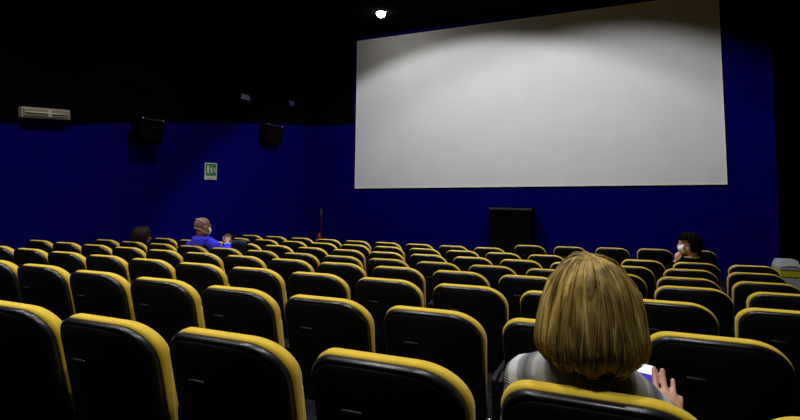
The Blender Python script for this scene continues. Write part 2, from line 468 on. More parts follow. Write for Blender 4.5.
PLAB = {'back_cushion': 'yellow upholstered front', 'back_shell': 'glossy black plastic rim of the back', 'back_panel': 'matt black rear panel', 'number_plate': 'small dark grey plate',
        'seat_cushion': 'yellow seat pad', 'hinge': 'pale metal pivot'}
seat_proto = None
def make_seat(name, loc, rz, label, group, down=False):
    r = empty(name, loc, rz); tag(r, label, 'chair', group)
    for nm, me in PARTS + [('seat_cushion', PAN_DOWN if down else PAN_UP)]:
        o = bpy.data.objects.new(nm, me); COL.objects.link(o); o.parent = r
        if nm in PLAB: o['label'] = PLAB[nm]
    return r
def dup(src, loc, rz, label, down):
    r = src.copy(); COL.objects.link(r); r.location = loc; r.rotation_euler = (0, 0, rz); r['label'] = label
    for ch in src.children:
        c = ch.copy(); COL.objects.link(c); c.parent = r
        if down and ch.name.startswith('seat_cushion'): c.data = PAN_DOWN
    return r
ORD = ['first', 'second', 'third', 'fourth', 'fifth', 'sixth', 'seventh', 'eighth', 'ninth', 'tenth', 'eleventh', 'twelfth', 'thirteenth', 'fourteenth', 'fifteenth']
ROWNAME = ['front row by the screen', 'second row from the screen', 'third row from the screen', 'fourth row from the screen', 'fifth row from the screen',
           'third row from the camera', 'second row from the camera', 'row nearest the camera']
RANGE = [(0, 13), (0, 13), (0, 14), (0, 14), (0, 14), (-1, 11), (-1, 7), (-1, 4)]
FRONT_RIGHT = {9: (-1.195, 7.53), 10: (-.631, 7.58), 11: (-.062, 7.70), 12: (.488, 7.80), 13: (1.028, 7.86)}
SPECIAL = {(7, 3): 'yellow and black seat in which the woman with blonde hair sits',
           (3, 3): 'yellow and black seat in which the man in the blue hoodie sits',
           (3, 1): 'yellow and black seat in which the short dark haired person at left sits',
           (1, 12): 'yellow and black seat in which the black haired woman with a mask sits',
           (2, 3): 'yellow and black seat with a dark jacket hung over its backrest'}
DOWN = {(7, 3), (3, 3), (3, 1), (1, 12)}
DZ = {(7, 0): -.002, (7, 1): .007, (7, 2): .007, (7, 3): -.004, (6, -1): .015, (6, 0): .014, (6, 1): .009, (6, 2): .006, (6, 4): -.003, (6, 5): -.007, (6, 6): -.008, (6, 7): -.004}
def seat_pos(k, j):
    """origin of seat j in row k (0 = front row) and its turn"""
    if k == 0 and j in FRONT_RIGHT:
        u, v = FRONT_RIGHT[j]; rz = 0.0
        return Vector((u+.221, v-.03, FLOOR[0])), rz
    s = ROW_S[k]+j*PITCH+(.216 if k == 7 else .221)
    return Vector((s, ROW_V[k]-(.022 if k == 7 else .060)+CURV*s*s/2, FLOOR[k]+DZ.get((k, j), 0))), 0.0
SEAT = {}
for k in range(7, -1, -1):
    a, b = RANGE[k]
    for j in range(a, b+1):
        loc, rz = seat_pos(k, j)
        lab = SPECIAL.get((k, j)) or 'yellow edged black cinema seat, %s from the left in the %s' % (ORD[j-a], ROWNAME[k])
        if seat_proto is None:
            seat_proto = make_seat('cinema_chair', loc, rz, lab, 'rows of yellow and black cinema seats'); r = seat_proto
        else:
            r = dup(seat_proto, loc, rz, lab, (k, j) in DOWN)
        SEAT[k, j] = r
#@@MORE@@
# ------------------------------------------------------------------ things on and by the walls
def wall_speaker(y0, y1, ztop, zbot, label):
    yc, wd, ht = (y0+y1)/2, (y1-y0), ztop-zbot
    r = empty('wall_speaker', (WALL_L, yc, zbot)); tag(r, label, 'speaker', 'surround speakers on the left wall')
    bm = bmesh.new()
    hw = wd/2
    sec = [(-hw, .05), (hw, .05), (hw*.86, .20), (-hw*.86, .20)]
    lo = [bm.verts.new((x*.9+.02, y*.9, .02)) for y, x in sec]
    hi = [bm.verts.new((x+.05, y, ht-.06)) for y, x in sec]
    for i in range(4): bm.faces.new((lo[i], lo[(i+1) % 4], hi[(i+1) % 4], hi[i]))
    bm.faces.new(lo[::-1]); bm.faces.new(hi)
    bmesh.ops.bevel(bm, geom=bm.edges[:], offset=.018, segments=2, affect='EDGES')
    body = link('body', bm, M['black_box'], r)
    bm = bmesh.new()
    g0 = [bm.verts.new(p) for p in ((.196, -hw*.70, .05), (.196, hw*.70, .05), (.252, hw*.76, ht-.10), (.252, -hw*.76, ht-.10))]
    f = bm.faces.new(g0)
    e = bmesh.ops.extrude_face_region(bm, geom=[f])
    for v in e['geom']:
        if isinstance(v, bmesh.types.BMVert): v.co.x += .012
    link('grille', bm, M['grille'], r)
    bm = bmesh.new()
    box(bm, (.115, 0, ht-.03), (.22, wd*.80, .035), None, .006)
    box(bm, (.05, 0, ht-.05), (.10, .06, .03), None, .004)
    br = link('bracket', bm, M['black_metal'], r)
    for s in (-1, 1):
        bm = bmesh.new(); ball(bm, (0, 0, 0), (.016, .022, .022), 2)
        b = link('bolt', bm, M['chrome'], br, True); b.location = (.236, s*wd*.34, ht-.026); b['label'] = 'shiny bolt head'
wall_speaker(5.93, 6.55, CAM_Z+1.255, CAM_Z+.80, 'larger black wall speaker under the soffit, nearer the camera')
wall_speaker(9.30, 10.10, CAM_Z+1.60, CAM_Z+1.10, 'smaller looking black wall speaker under the soffit, nearer the screen')

# emergency lamp, off
r = empty('emergency_light', (WALL_L+.032, 4.555, CAM_Z+1.085)); tag(r, 'long cream emergency light box high on the left wall', 'light')
tilt = Euler((math.atan(.078), 0, 0))
bm = bmesh.new(); box(bm, (.037, 0, 0), (.074, .675, .148), tilt, .010, 2); link('housing', bm, M['beige_plastic'], r)
bm = bmesh.new(); box(bm, (.078, 0, 0), (.014, .615, .096), tilt, .006, 2); cv = link('cover', bm, M['lens'], r)
bm = bmesh.new(); cyl(bm, Vector((.088, -.29, -.020)), Vector((.088, .285, .020)), .011, None, 14); link('tube', bm, M['tube'], r, True)
bm = bmesh.new(); box(bm, (.090, .03, .0), (.014, .05, .10), tilt, .004, 2); c_ = link('clip', bm, M['tube'], r); c_['label'] = 'bright white middle clip'

# emergency exit sign
y0, y1, z0, z1 = 7.704, 8.040, CAM_Z+.233, CAM_Z+.575
yc, zc, W_, H_ = (y0+y1)/2, (z0+z1)/2, y1-y0, z1-z0
r = empty('exit_sign', (WALL_L+.002, yc, zc)); tag(r, 'green and white emergency exit sign on the blue left wall', 'sign')
bm = bmesh.new(); box(bm, (.008, 0, 0), (.016, W_, H_), None, .003, 1); link('board', bm, M['sign_white'], r)
bm = bmesh.new(); box(bm, (.017, 0, H_*.095), (.004, W_*.86, H_*.70)); g = link('panel', bm, M['sign_green'], r); g['label'] = 'green picture field'
def flat(name, polys, m, x=.020):
    bm = bmesh.new()
    for poly in polys:
        vs = [bm.verts.new((x, y, z)) for y, z in poly]; f = bm.faces.new(vs)
        e = bmesh.ops.extrude_face_region(bm, geom=[f])
        for v in e['geom']:
            if isinstance(v, bmesh.types.BMVert): v.co.x += .002
    return link(name, bm, m, r)
zz = H_*.095
flat('door_symbol', [[(-.112, zz-.075), (-.060, zz-.075), (-.060, zz+.085), (-.112, zz+.085)]], M['sign_white'])
circ = [(.008+.016*math.cos(a*PI/6), zz+.058+.016*math.sin(a*PI/6)) for a in range(12)]
flat('running_figure', [circ, [(-.012, zz+.035), (.020, zz+.040), (.030, zz-.020), (.002, zz-.015)],
     [(.002, zz-.015), (.022, zz-.018), (-.006, zz-.080), (-.026, zz-.078)], [(.012, zz-.018), (.030, zz-.020), (.064, zz-.050), (.056, zz-.066)],
     [(-.012, zz+.035), (-.004, zz+.022), (-.040, zz+.002), (-.044, zz+.014)]], M['sign_white'])
flat('arrow', [[(.075, zz+.055), (.100, zz+.040), (.118, zz-.010), (.100, zz-.008), (.088, zz+.020), (.070, zz+.034)],
               [(.084, zz-.005), (.130, zz-.012), (.104, zz-.062)]], M['sign_white'])
flat('caption_strip', [[(-W_*.33, -H_*.40), (W_*.33, -H_*.40), (W_*.33, -H_*.345), (-W_*.33, -H_*.345)],
                       [(-W_*.30, -H_*.46), (W_*.34, -H_*.46), (W_*.34, -H_*.425), (-W_*.30, -H_*.425)]], M['sign_grey'], .0155)

# glass-fronted lamps on the black soffit
def soffit_lamp(y0, y1, z0, z1, label, face, frac):
    yc, zc, wd, ht = (y0+y1)/2, (z0+z1)/2, y1-y0, z1-z0
    r = empty('soffit_spotlight', (WALL_L+.052, yc, zc)); tag(r, label, 'light', 'box lamps on the black soffit')
    bm = bmesh.new()
    box(bm, (.045, 0, 0), (.08, wd, ht), None, .012, 2); link('housing', bm, M['black_box'], r)
    bm = bmesh.new()
    box(bm, (.088, wd*frac, 0), (.006, wd*.55, ht*.74), None, .002, 1); l = link('glass', bm, face, r); l['label'] = 'glass lamp face'
    bm = bmesh.new()
    for s in (-1, 1): box(bm, (.035, s*(wd/2+.004), -.02), (.07, .008, .05))
    box(bm, (.012, 0, -ht/2-.012), (.02, wd+.03, .022), None, .003, 1)
    link('yoke', bm, M['black_metal'], r)
soffit_lamp(8.46, 8.99, CAM_Z+2.00, CAM_Z+2.16, 'box lamp with a blue lit glass on the black soffit, middle of three', M['blue_glass'], -.02)
soffit_lamp(10.24, 10.62, CAM_Z+2.16, CAM_Z+2.33, 'box lamp with pale blue glass on the soffit nearest the screen', M['blue_glass'], .16)
soffit_lamp(5.79, 6.35, CAM_Z+1.82, CAM_Z+1.93, 'unlit black box lamp on the soffit nearest the camera', M['black_box'], 0)

# the one ceiling downlight in view
r = empty('ceiling_downlight', (-4.7156, 10.3888, CEIL)); tag(r, 'small bright round downlight in the black ceiling', 'light')
bm = bmesh.new(); tube(bm, [(0, 0, 0), (0, 0, -.012), (0, 0, -.020)], [.135, .135, .125], n=28, k=1); link('trim_ring', bm, M['black_metal'], r, False)
bm = bmesh.new(); ball(bm, (0, 0, -.03), (.105, .105, .10), 3); l = link('lamp_glass', bm, M['lamp_glow'], r, True); l['label'] = 'glowing white glass'

# black loudspeaker cabinet below the screen
p = front(-1.84, .40)
r = empty('speaker_cabinet', (p.x, p.y, 0), math.atan2(WD.y, WD.x)); tag(r, 'tall black loudspeaker cabinet standing below the screen', 'speaker')
HC = 1.375
bm = bmesh.new(); box(bm, (0, 0, .04+(HC-.04)/2), (.945, .46, HC-.04), None, .012, 2); link('body', bm, M['black_box'], r)
bm = bmesh.new(); box(bm, (0, -.238, .62), (.86, .02, 1.10), None, .006, 1); link('grille', bm, M['grille'], r)
bm = bmesh.new(); box(bm, (0, -.232, HC-.03), (.945, .016, .045), None, .004, 1); g = link('top_strip', bm, M['grey_trim'], r); g['label'] = 'dark grey strip along the top'
for sx in (-1, 1):
    for sy in (-1, 1):
        bm = bmesh.new(); cyl(bm, (sx*.40, sy*.17, 0), (sx*.40, sy*.17, .045), .03, .035, 14); link('foot', bm, M['black_metal'], r)

# red extinguisher stand in the far left corner
p = front(WALL_L+.22, .20)
r = empty('fire_extinguisher', (p.x, p.y, 0)); tag(r, 'red fire extinguisher on a slim sign stand in the far left corner', 'fire extinguisher')
bm = bmesh.new()
tube(bm, [(0, 0, .08), (0, 0, .10), (0, 0, .46), (0, 0, .53), (0, 0, .565), (0, 0, .60)], [.07, .08, .08, .066, .035, .022], n=24, k=1); link('cylinder', bm, M['red'], r, True)
bm = bmesh.new(); box(bm, (0, 0, .625), (.035, .035, .06), None, .006); box(bm, (.04, -.02, .665), (.12, .02, .016), Euler((0, .3, 0)), .004); link('valve', bm, M['chrome'], r)
bm = bmesh.new(); tube(bm, [(.02, -.02, .63), (.10, -.05, .60), (.115, -.06, .40), (.10, -.05, .22)], [.010, .010, .010, .016], n=10); link('hose', bm, M['black_metal'], r, True)
bm = bmesh.new(); box(bm, (0, -.081, .34), (.09, .008, .14), None, .002, 1); l = link('label_plate', bm, M['sign_white'], r); l['label'] = 'white label on the cylinder'
bm = bmesh.new(); cyl(bm, (0, .10, .02), (0, .10, 1.24), .012, None, 12); cyl(bm, (0, .02, 0), (0, .02, .02), .17, None, 28); box(bm, (0, .05, .07), (.12, .15, .02)); link('stand', bm, M['red'], r)
bm = bmesh.new(); box(bm, (0, .085, 1.14), (.065, .008, .20), Euler((0, 0, .5)), .002, 1); l = link('sign_plate', bm, M['grey_trim'], r); l['label'] = 'narrow grey sign plate on top'

# waste bin at the right end of the rows
r = empty('waste_bin', (2.545, 9.0, 0), .06); tag(r, 'pale grey bin with a yellow band and sloped lid in the right aisle', 'bin')
def frus(name, z0, z1, a0, a1, m, bev=.012):
    bm = bmesh.new()
    lo = [bm.verts.new((sx*a0[0], sy*a0[1], z0)) for sx, sy in ((-1, -1), (1, -1), (1, 1), (-1, 1))]
    hi = [bm.verts.new((sx*a1[0], sy*a1[1], z1)) for sx, sy in ((-1, -1), (1, -1), (1, 1), (-1, 1))]
    for i in range(4): bm.faces.new((lo[i], lo[(i+1) % 4], hi[(i+1) % 4], hi[i]))
    bm.faces.new(lo[::-1]); bm.faces.new(hi)
    bmesh.ops.bevel(bm, geom=bm.edges[:], offset=bev, segments=2, affect='EDGES')
    return link(name, bm, m, r)
frus('body', .0, .50, (.120, .14), (.128, .15), M['bin_grey'])
frus('band', .50, .595, (.129, .152), (.131, .154), M['bin_yellow'], .006)['label'] = 'yellow band'
frus('rim', .595, .635, (.134, .157), (.138, .162), M['bin_grey'], .008)
ld = frus('lid', .635, .745, (.136, .160), (.106, .12), M['bin_grey'])
bm = bmesh.new(); box(bm, (0, -.143, .69), (.15, .006, .07), Euler((math.radians(-27), 0, 0)), .002, 1)
fl_ = link('flap', bm, M['bin_grey'], ld)

# ------------------------------------------------------------------ people
def V(*a): return Vector(a)
def person(name, label, o, J, skin, voxel, clothes, hands, shoes=True):
    """o = floor point under the seat's back top; J = joints from there (x right, y to the screen).
    body = one continuous skin; clothes = children lofted over the same joints"""
    r = empty(name, o); tag(r, label, 'person')
    H, fwd, tl = J['head'], J['face'].normalized(), J.get('tilt', Vector((0, 0, 1)))
    sd = fwd.cross(tl).normalized(); upv = sd.cross(fwd).normalized()
    hm = Matrix((sd, fwd, upv)).transposed().to_4x4(); hm.translation = H
    ks = J.get('hs', 1.0)
    bm = bmesh.new()
    def hb(c, rr): ball(bm, hm @ (Vector(c)*ks), tuple(x*ks for x in rr), 3, hm.to_3x3().to_euler())
    hb((0, -.012, .030), (.074, .094, .084)); hb((0, .030, -.035), (.058, .060, .076)); hb((0, .066, -.092), (.028, .022, .020))
    hb((0, .078, .032), (.048, .018, .012)); hb((0, .090, -.060), (.024, .012, .007)); hb((0, .088, -.072), (.020, .012, .007))
    for s in (-1, 1):
        hb((s*.076, -.006, -.004), (.010, .020, .033)); hb((s*.045, .062, -.018), (.018, .018, .014)); hb((s*.055, .005, -.055), (.018, .035, .03))
    tube(bm, [hm @ (V(0, .088, .012)*ks), hm @ (V(0, .104, -.018)*ks), hm @ (V(0, .108, -.030)*ks), hm @ (V(0, .096, -.038)*ks)], [.009, .012, .015, .010], n=10)
    nb = J['neck']
    tube(bm, [hm @ (V(0, -.018, -.04)*ks), hm @ (V(0, -.022, -.09)*ks)*.5+nb*.5, nb, nb-V(0, 0, .05)], [(.052, .055), (.050, .053), (.058, .058), (.085, .07)], n=18)
    def torso(b, g):
        tube(b, [J['pelvis']-V(0, 0, .07), J['pelvis'], J['waist'], J['chest'], (J['ls']+J['rs'])/2+V(0, 0, -.01), nb-V(0, 0, .012)],
             [(.150, .10), (.168, .118), (.145, .100), (.165, .112), (.150, .085), (.062, .056)], n=24, grow=g)
        for k in ('ls', 'rs'): ball(b, J[k], .056+g, 2)
        tube(b, [J['ls'], nb-V(0, 0, .03), J['rs']], [.05, .06, .05], n=14, grow=g, ref=V(0, 1, 0))
    def arms(b, g, full=True):
        for s in 'lr':
            sh, el, wr = J[s+'s'], J[s+'e'], J[s+'w']
            d = (wr-el).normalized()
            tube(b, [sh, sh.lerp(el, .5), el], [.050, .045, .038], n=14, grow=g, ref=V(0, 1, 0))
            ball(b, el, .039+g, 2)
            tube(b, [el, el.lerp(wr, .4), wr if full else wr-d*.012], [.038, .036, .026], n=14, grow=g, ref=V(0, 1, 0))
    def legs(b, g):
        for s, sx in (('l', -1), ('r', 1)):
            hp = J['pelvis']+V(sx*.09, .02, -.02); kn = J[s+'k']; an = J[s+'a']
            tube(b, [hp, hp.lerp(kn, .5), kn], [.085, .075, .056], n=16, grow=g, ref=V(1, 0, 0))
            ball(b, kn, .057+g, 2)
            tube(b, [kn, kn.lerp(an, .35), an], [.055, .054, .037], n=16, grow=g, ref=V(1, 0, 0))
    torso(bm, 0); arms(bm, 0); legs(bm, 0)
    for s in 'lr':
        an = J[s+'a']; tube(bm, [an+V(0, -.03, -.03), an+V(0, .05, -.04), an+V(0, .16, -.055)], [(.035, .03), (.04, .03), (.038, .018)], n=14)
        palm, fingers = hands[s]
        wr = J[s+'w']; mk = palm
        ball(bm, wr, .026, 2)
        for f in fingers:        # each finger: list of points from inside the palm, radii from rr
            pts = f[0]; rr = f[1]
            n = len(pts); tube(bm, pts, [rr*(1.08-.22*i/(n-1)) for i in range(n)], n=10, k=3, ref=V(1, 0, 0))
            ball(bm, pts[-1], rr*.86, 2)
        for a, b_ in zip(mk, mk[1:]):
            tube(bm, [wr, wr.lerp((a+b_)/2, .5), (a+b_)/2], [(.020, .014), (.020, .014), (.015, .012)], n=10, k=2, ref=(b_-a).normalized())
            tube(bm, [a, b_], [.0115, .0115], n=10, k=1)
    body = remeshed('body', bm, voxel, skin, r, 3)
    for s in (-1, 1):
        bm = bmesh.new(); ball(bm, (0, 0, 0), .0125*ks, 3); e = link('eye', bm, M['eye'], r, True); e.location = hm @ (V(s*.031, .074, .010)*ks)
    for nm, kind, m, g, vx in clothes:
        bm = bmesh.new()
        if kind == 'top': torso(bm, g); arms(bm, g, False)
        elif kind == 'hood':
            torso(bm, g); arms(bm, g, False)
            tube(bm, [nb+V(-.095, .03, .0), nb+V(-.08, -.050, -.005), nb+V(0, -.075, -.015), nb+V(.08, -.050, -.005), nb+V(.095, .03, .0)], [.03, .038, .044, .038, .03], n=14, ref=V(0, 0, 1))
            ball(bm, nb+V(0, -.07, -.05), (.11, .05, .09), 2)
        elif kind == 'bottom': legs(bm, g); tube(bm, [J['pelvis']-V(0, 0, .08), J['pelvis'], J['waist']-V(0, 0, .02)], [(.155, .105), (.170, .12), (.148, .104)], n=24, grow=g)
        remeshed(nm, bm, vx, m, r, 4)
    if shoes:
        for s in 'lr':
            an = J[s+'a']; bm = bmesh.new()
            tube(bm, [an+V(0, -.055, -.035), an+V(0, .0, -.030), an+V(0, .10, -.048), an+V(0, .19, -.058), an+V(0, .215, -.062)], [(.034, .036), (.044, .045), (.048, .032), (.044, .022), (.02, .012)], n=18)
            link('shoe', bm, M['shoe'], r, True)
    return r, hm, ks
def simple_hand(wr, d, side, up=None, curl=.5):
    """palm and five curled fingers carrying on from a wrist in direction d; side = towards the little finger"""
    d = d.normalized(); up = up or d.cross(side).normalized()
    kn = [wr+d*(.078-.004*abs(i-1))+side*(.022*(i-1.5)) for i in range(4)]
    fs = []
    for i, L in enumerate((.068, .076, .070, .055)):
        k = kn[i]
        fs.append(([k-d*.02, k, k+d*L*.42-up*L*.30*curl, k+d*L*.62-up*L*.72*curl, k+d*L*.62-up*L*1.0*curl], .0088-.0006*(i == 3)))
    b = wr+d*.022-side*.028
    fs.append(([b-side*-.012, b-side*.018+d*.012, b-side*.028+d*.040-up*.012, b-side*.024+d*.066-up*.020], .0098))
    return kn, fs
def seated(pelvis_y=.26, dx=0.0, sh=.92, shw=.175, lean_=0.0):
    return dict(pelvis=V(dx, pelvis_y, .545), waist=V(dx+lean_*.3, pelvis_y-.02, .68), chest=V(dx+lean_*.7, pelvis_y-.03, sh-.12),
                ls=V(dx-shw+lean_, pelvis_y-.04, sh-.03), rs=V(dx+shw+lean_, pelvis_y-.04, sh-.03), neck=V(dx+lean_, pelvis_y-.05, sh+.045),
                lk=V(dx-.11, .67, .52), rk=V(dx+.11, .67, .52), la=V(dx-.11, .66, .10), ra=V(dx+.11, .66, .10))

def hair_shape(name, parent, ctr, prof, sx, sy, bottom, n_locks, m, seed, width=.011, thick_=.004, jit=.006, fine=0, droop=None, flat_front=1.0, base_k=.95):
    """hair combed down from the crown: base under-layer and many separate locks.
    prof: [(radius, z)] from crown to hem; bottom(az) -> share of the profile's length the hair reaches; az 0 = back"""
    rnd = random.Random(seed)
    cum = [0.0]
    for (r0, z0), (r1, z1) in zip(prof, prof[1:]): cum.append(cum[-1]+math.hypot(r1-r0, z1-z0))
    L = cum[-1]
    def at(s):
        s = max(0, min(1, s))*L
        for i in range(len(prof)-1):
            if s <= cum[i+1]+1e-9:
                t = (s-cum[i])/(cum[i+1]-cum[i]); return (prof[i][0]*(1-t)+prof[i+1][0]*t, prof[i][1]*(1-t)+prof[i+1][1]*t)
        return prof[-1]
    def P(az, s, k=1.0):
        rr, z = at(s); rr *= k
        y = -math.cos(az)*rr*sy
        if y > 0: y *= flat_front
        return ctr+V(math.sin(az)*rr*sx, y, z)
    bm = bmesh.new()
    N = 48; K = 16
    rings = []
    for i in range(K+1):
        ring = []
        for q in range(N):
            az = -PI+2*PI*q/N
            ring.append(bm.verts.new(P(az, bottom(az)*.985*max(.02, i/K), base_k)))
        rings.append(ring)
    for a, b in zip(rings, rings[1:]):
        for q in range(N): bm.faces.new((a[q], a[(q+1) % N], b[(q+1) % N], b[q]))
    bm.faces.new(rings[0])
    low = [bm.verts.new(ctr.lerp(v.co, .75)+V(0, 0, (v.co.z-ctr.z)*.2+.01)) for v in rings[-1]]
    for q in range(N): bm.faces.new((rings[-1][q], rings[-1][(q+1) % N], low[(q+1) % N], low[q]))
    bmesh.ops.recalc_face_normals(bm, faces=bm.faces[:])
    nb_ = len(bm.faces)
    def lock(az, s0, s1, wd, th, dj, wob, ph):
        S = 9; rings = []
        daz = rnd.gauss(0, .09)
        for i in range(S+1):
            t = i/S; s = s0+(s1-s0)*t
            a = az+daz*t+wob*math.sin(ph+t*5.0)
            p = P(a, s, 1.0)+V(0, 0, 0)
            q = P(a, min(1, s+.02)); q0 = P(a, max(0, s-.02)); tg = (q-q0)
            tg = tg.normalized() if tg.length > 1e-6 else V(0, 0, -1)
            outv = (p-ctr-V(0, 0, max(-.0, (p.z-ctr.z))*.6))
            sdv = tg.cross(outv); sdv = sdv.normalized() if sdv.length > 1e-6 else V(1, 0, 0)
            nv = sdv.cross(tg).normalized()
            if nv.dot(outv) < 0: nv = -nv
            p = p + nv*((dj+.011*noise.noise(V(math.sin(a)*4.5, math.cos(a)*4.5, s*2.6+seed)))*min(1, t*3+.15))
            kx = (.35+.65*min(1, t*2.5))*(1-.75*max(0, (t-.75)/.25))
            rings.append([bm.verts.new(p+sdv*wd*kx*math.cos(2*PI*c/6)+nv*th*kx*math.sin(2*PI*c/6)) for c in range(6)])
        for a_, b_ in zip(rings, rings[1:]):
            for c in range(6): bm.faces.new((a_[c], a_[(c+1) % 6], b_[(c+1) % 6], b_[c]))
        bm.faces.new(rings[0][::-1]); bm.faces.new(rings[-1])
    for i in range(n_locks):
        az = rnd.uniform(-PI, PI); b = bottom(az)
        lock(az, max(.015, rnd.uniform(.01, .30)*(1 if i % 3 else .25))*min(1, b), b*rnd.uniform(.93, 1.03), width*rnd.uniform(.6, 1.25), thick_*rnd.uniform(.7, 1.3),
             rnd.uniform(-.3, 1)*jit, rnd.gauss(0, .035), rnd.uniform(0, 6))
    for i in range(fine):
        az = rnd.uniform(-PI, PI); b = bottom(az)
        lock(az, rnd.uniform(.01, .5)*b, b*rnd.uniform(.9, 1.04), rnd.uniform(.0010, .0022), .0012, rnd.uniform(.5, 1.6)*jit, rnd.gauss(0, .03), rnd.uniform(0, 6))
    me = bpy.data.meshes.new(name); bm.normal_update(); bm.to_mesh(me); bm.free()
    me.materials.append(M['hair_scalp'] if m is M['hair_blonde'] else m); me.materials.append(m)
    for i, p in enumerate(me.polygons):
        p.use_smooth = True; p.material_index = 0 if i < nb_ else 1
    return link(name, me, None, parent)

# ---- the blonde woman, near
o = SEAT[7, 3].location.copy()
J = seated(.265, -.020, .885, .165)
J.update(head=V(-.020, .160, 1.085), neck=V(-.016, .205, .935), face=V(.02, 1, -.28), ls=V(-.180, .225, .865), rs=V(.146, .245, .786),
         le=V(-.23, .33, .665), lw=V(-.005, .470, .745), re=V(.215, .285, .645), rw=V(.190, .345, .742))
kn = [V(.1445, .402, .816), V(.167, .404, .815), V(.186, .400, .807), V(.200, .390, .790)]
fr_ = [([V(.150, .388, .798), kn[0], V(.1440, .428, .842), V(.1430, .440, .858), V(.1430, .445, .868)], .0086),
       ([V(.168, .388, .797), kn[1], V(.1655, .430, .840), V(.1650, .441, .856), V(.1650, .446, .866)], .0088),
       ([V(.184, .384, .790), kn[2], V(.1885, .424, .824), V(.1900, .436, .836), V(.1900, .441, .843)], .0083),
       ([V(.196, .374, .774), kn[3], V(.2040, .406, .800), V(.2050, .412, .805), V(.2050, .415, .808)], .0076),
       ([V(.176, .366, .764), V(.152, .392, .780), V(.136, .430, .794), V(.128, .455, .806)], .0095)]
DL = V(.010, .085, -.030)
knl = [q+DL for q in (V(.030, .430, .800), V(.034, .410, .796), V(.034, .390, .794), V(.030, .370, .792))]
fl2 = [([V(.015, .425, .796), V(.030, .430, .800), V(.062, .448, .808), V(.082, .452, .818), V(.090, .452, .824)], .0085),
       ([V(.018, .408, .792), V(.034, .410, .796), V(.068, .424, .802), V(.090, .426, .812), V(.098, .426, .818)], .0088),
       ([V(.018, .390, .790), V(.034, .390, .794), V(.066, .400, .798), V(.088, .400, .808), V(.096, .400, .816)], .0085),
       ([V(.014, .372, .788), V(.030, .370, .792), V(.056, .376, .796), V(.074, .376, .804), V(.080, .376, .810)], .0076),
       ([V(.006, .388, .792), V(.020, .380, .826), V(.046, .386, .864), V(.078, .400, .872)], .0095)]
fl2 = [([q+DL for q in pts], rr) for pts, rr in fl2]
wr_, hm, ks = person('person', 'woman with a blonde bob and grey striped sweater, seen from behind', o, J, M['skin'], .0042,
                     [('sweater', 'top', M['knit'], .014, .008), ('trousers', 'bottom', M['denim'], .008, .010)], {'l': (knl, fl2), 'r': (kn, fr_)})
for c in wr_.children:
    if c.name.startswith('sweater'): c['label'] = 'grey knit sweater with pale bands'
bm = bmesh.new()
nb = J['neck']
for i in range(2): tube(bm, [nb+V(.072*math.cos(a*PI/8), .066*math.sin(a*PI/8), -.012+.02*i+.012*math.sin(a*PI/8)*-1) for a in range(17)], [.014]*17, n=8, k=1, ref=V(0, 0, 1))
link('collar', bm, M['black_wool'], wr_, True)['label'] = 'black collar'
prof = [(.004, 1.217), (.034, 1.210), (.060, 1.192), (.088, 1.153), (.106, 1.104), (.114, 1.060), (.120, 1.020), (.120, .997), (.110, .978), (.088, .962)]
prof = [(r_, z_-1.085) for r_, z_ in prof]
def bob_bottom(az):
    a = abs(az)
    if a > 2.25: return .46
    if a > 1.75: return 1.0-.54*((a-1.75)/.5)
    return 1.0
hc = V(-.023, .150, 1.085)
h = hair_shape('hair', wr_, hc, prof, .965, .98, bob_bottom, 520, M['hair_blonde'], 3, .012, .0055, .010, 500, base_k=.90)
h['label'] = 'blonde streaked bob'

# phone in her hands
pc = V(.119, .532, .8235)
r = empty('smartphone', o+pc); tag(r, 'lit smartphone held by the blonde woman', 'phone')
r.rotation_euler = Euler((math.radians(2), math.radians(5), math.radians(-3)))
bm = bmesh.new(); box(bm, (0, 0, 0), (.074, .150, .008), None, .0035, 3); link('body', bm, M['phone_body'], r, False)
def rr_panel(x0, x1, y0, y1, z, rad, top=True, bot=True):
    pts = []
    def c(cx, cy_, a0): return [(cx+rad*math.cos(math.radians(a0+i*15)), cy_+rad*math.sin(math.radians(a0+i*15))) for i in range(7)]
    pts += c(x1-rad, y1-rad, 0) if top else [(x1, y1)]
    pts += c(x0+rad, y1-rad, 90) if top else [(x0, y1)]
    pts += c(x0+rad, y0+rad, 180) if bot else [(x0, y0)]
    pts += c(x1-rad, y0+rad, 270) if bot else [(x1, y0)]
    bm = bmesh.new()
    f = bm.faces.new([bm.verts.new((x, y, z)) for x, y in pts])
    e = bmesh.ops.extrude_face_region(bm, geom=[f])
    for v in e['geom']:
        if isinstance(v, bmesh.types.BMVert): v.co.z += .0006
    return bm
sc_ = link('screen', rr_panel(-.033, .033, -.068, .068, .0041, .006), M['screen_blue'], r); sc_['label'] = 'lit screen, blue below'
s2 = link('bright_area', rr_panel(-.032, .032, -.012, .067, .0048, .005), M['screen_white'], sc_); s2['label'] = 'white upper part of the screen'

# ---- man in the blue hoodie
o = SEAT[3, 3].location.copy()
hx = -4.583-o.x
J = seated(.26, .02, .965, .19)
J.update(head=V(hx, .155, 1.145), neck=V(hx-.025, .185, 1.005), face=V(.35, 1, -.12), chest=V(.0, .225, .82), ls=V(hx-.230, .21, .895), rs=V(hx+.125, .225, .915),
         le=V(hx-.22, .36, .72), lw=V(hx+.0, .50, .88), re=V(hx+.205, .37, .76), rw=V(hx+.125, .46, .925), hs=1.02)
hl = simple_hand(J['lw'], V(.7, .5, .45), V(-.2, .3, -.9).normalized()); hr = simple_hand(J['rw'], V(-.35, .45, .6), V(.6, .6, -.1).normalized())
pm, hm, ks = person('person', 'man in a royal blue hoodie with a shaved head, holding a small camera', o, J, M['skin_tan'], .0055,
                    [('hoodie', 'hood', M['hoodie'], .020, .010), ('trousers', 'bottom', M['denim'], .008, .010)], {'l': hl, 'r': hr})
bm = bmesh.new()
vs_ = []
ball(bm, hm @ V(0, -.013, .034), (.0775, .0975, .0868), 4, hm.to_3x3().to_euler())
inv = hm.inverted()
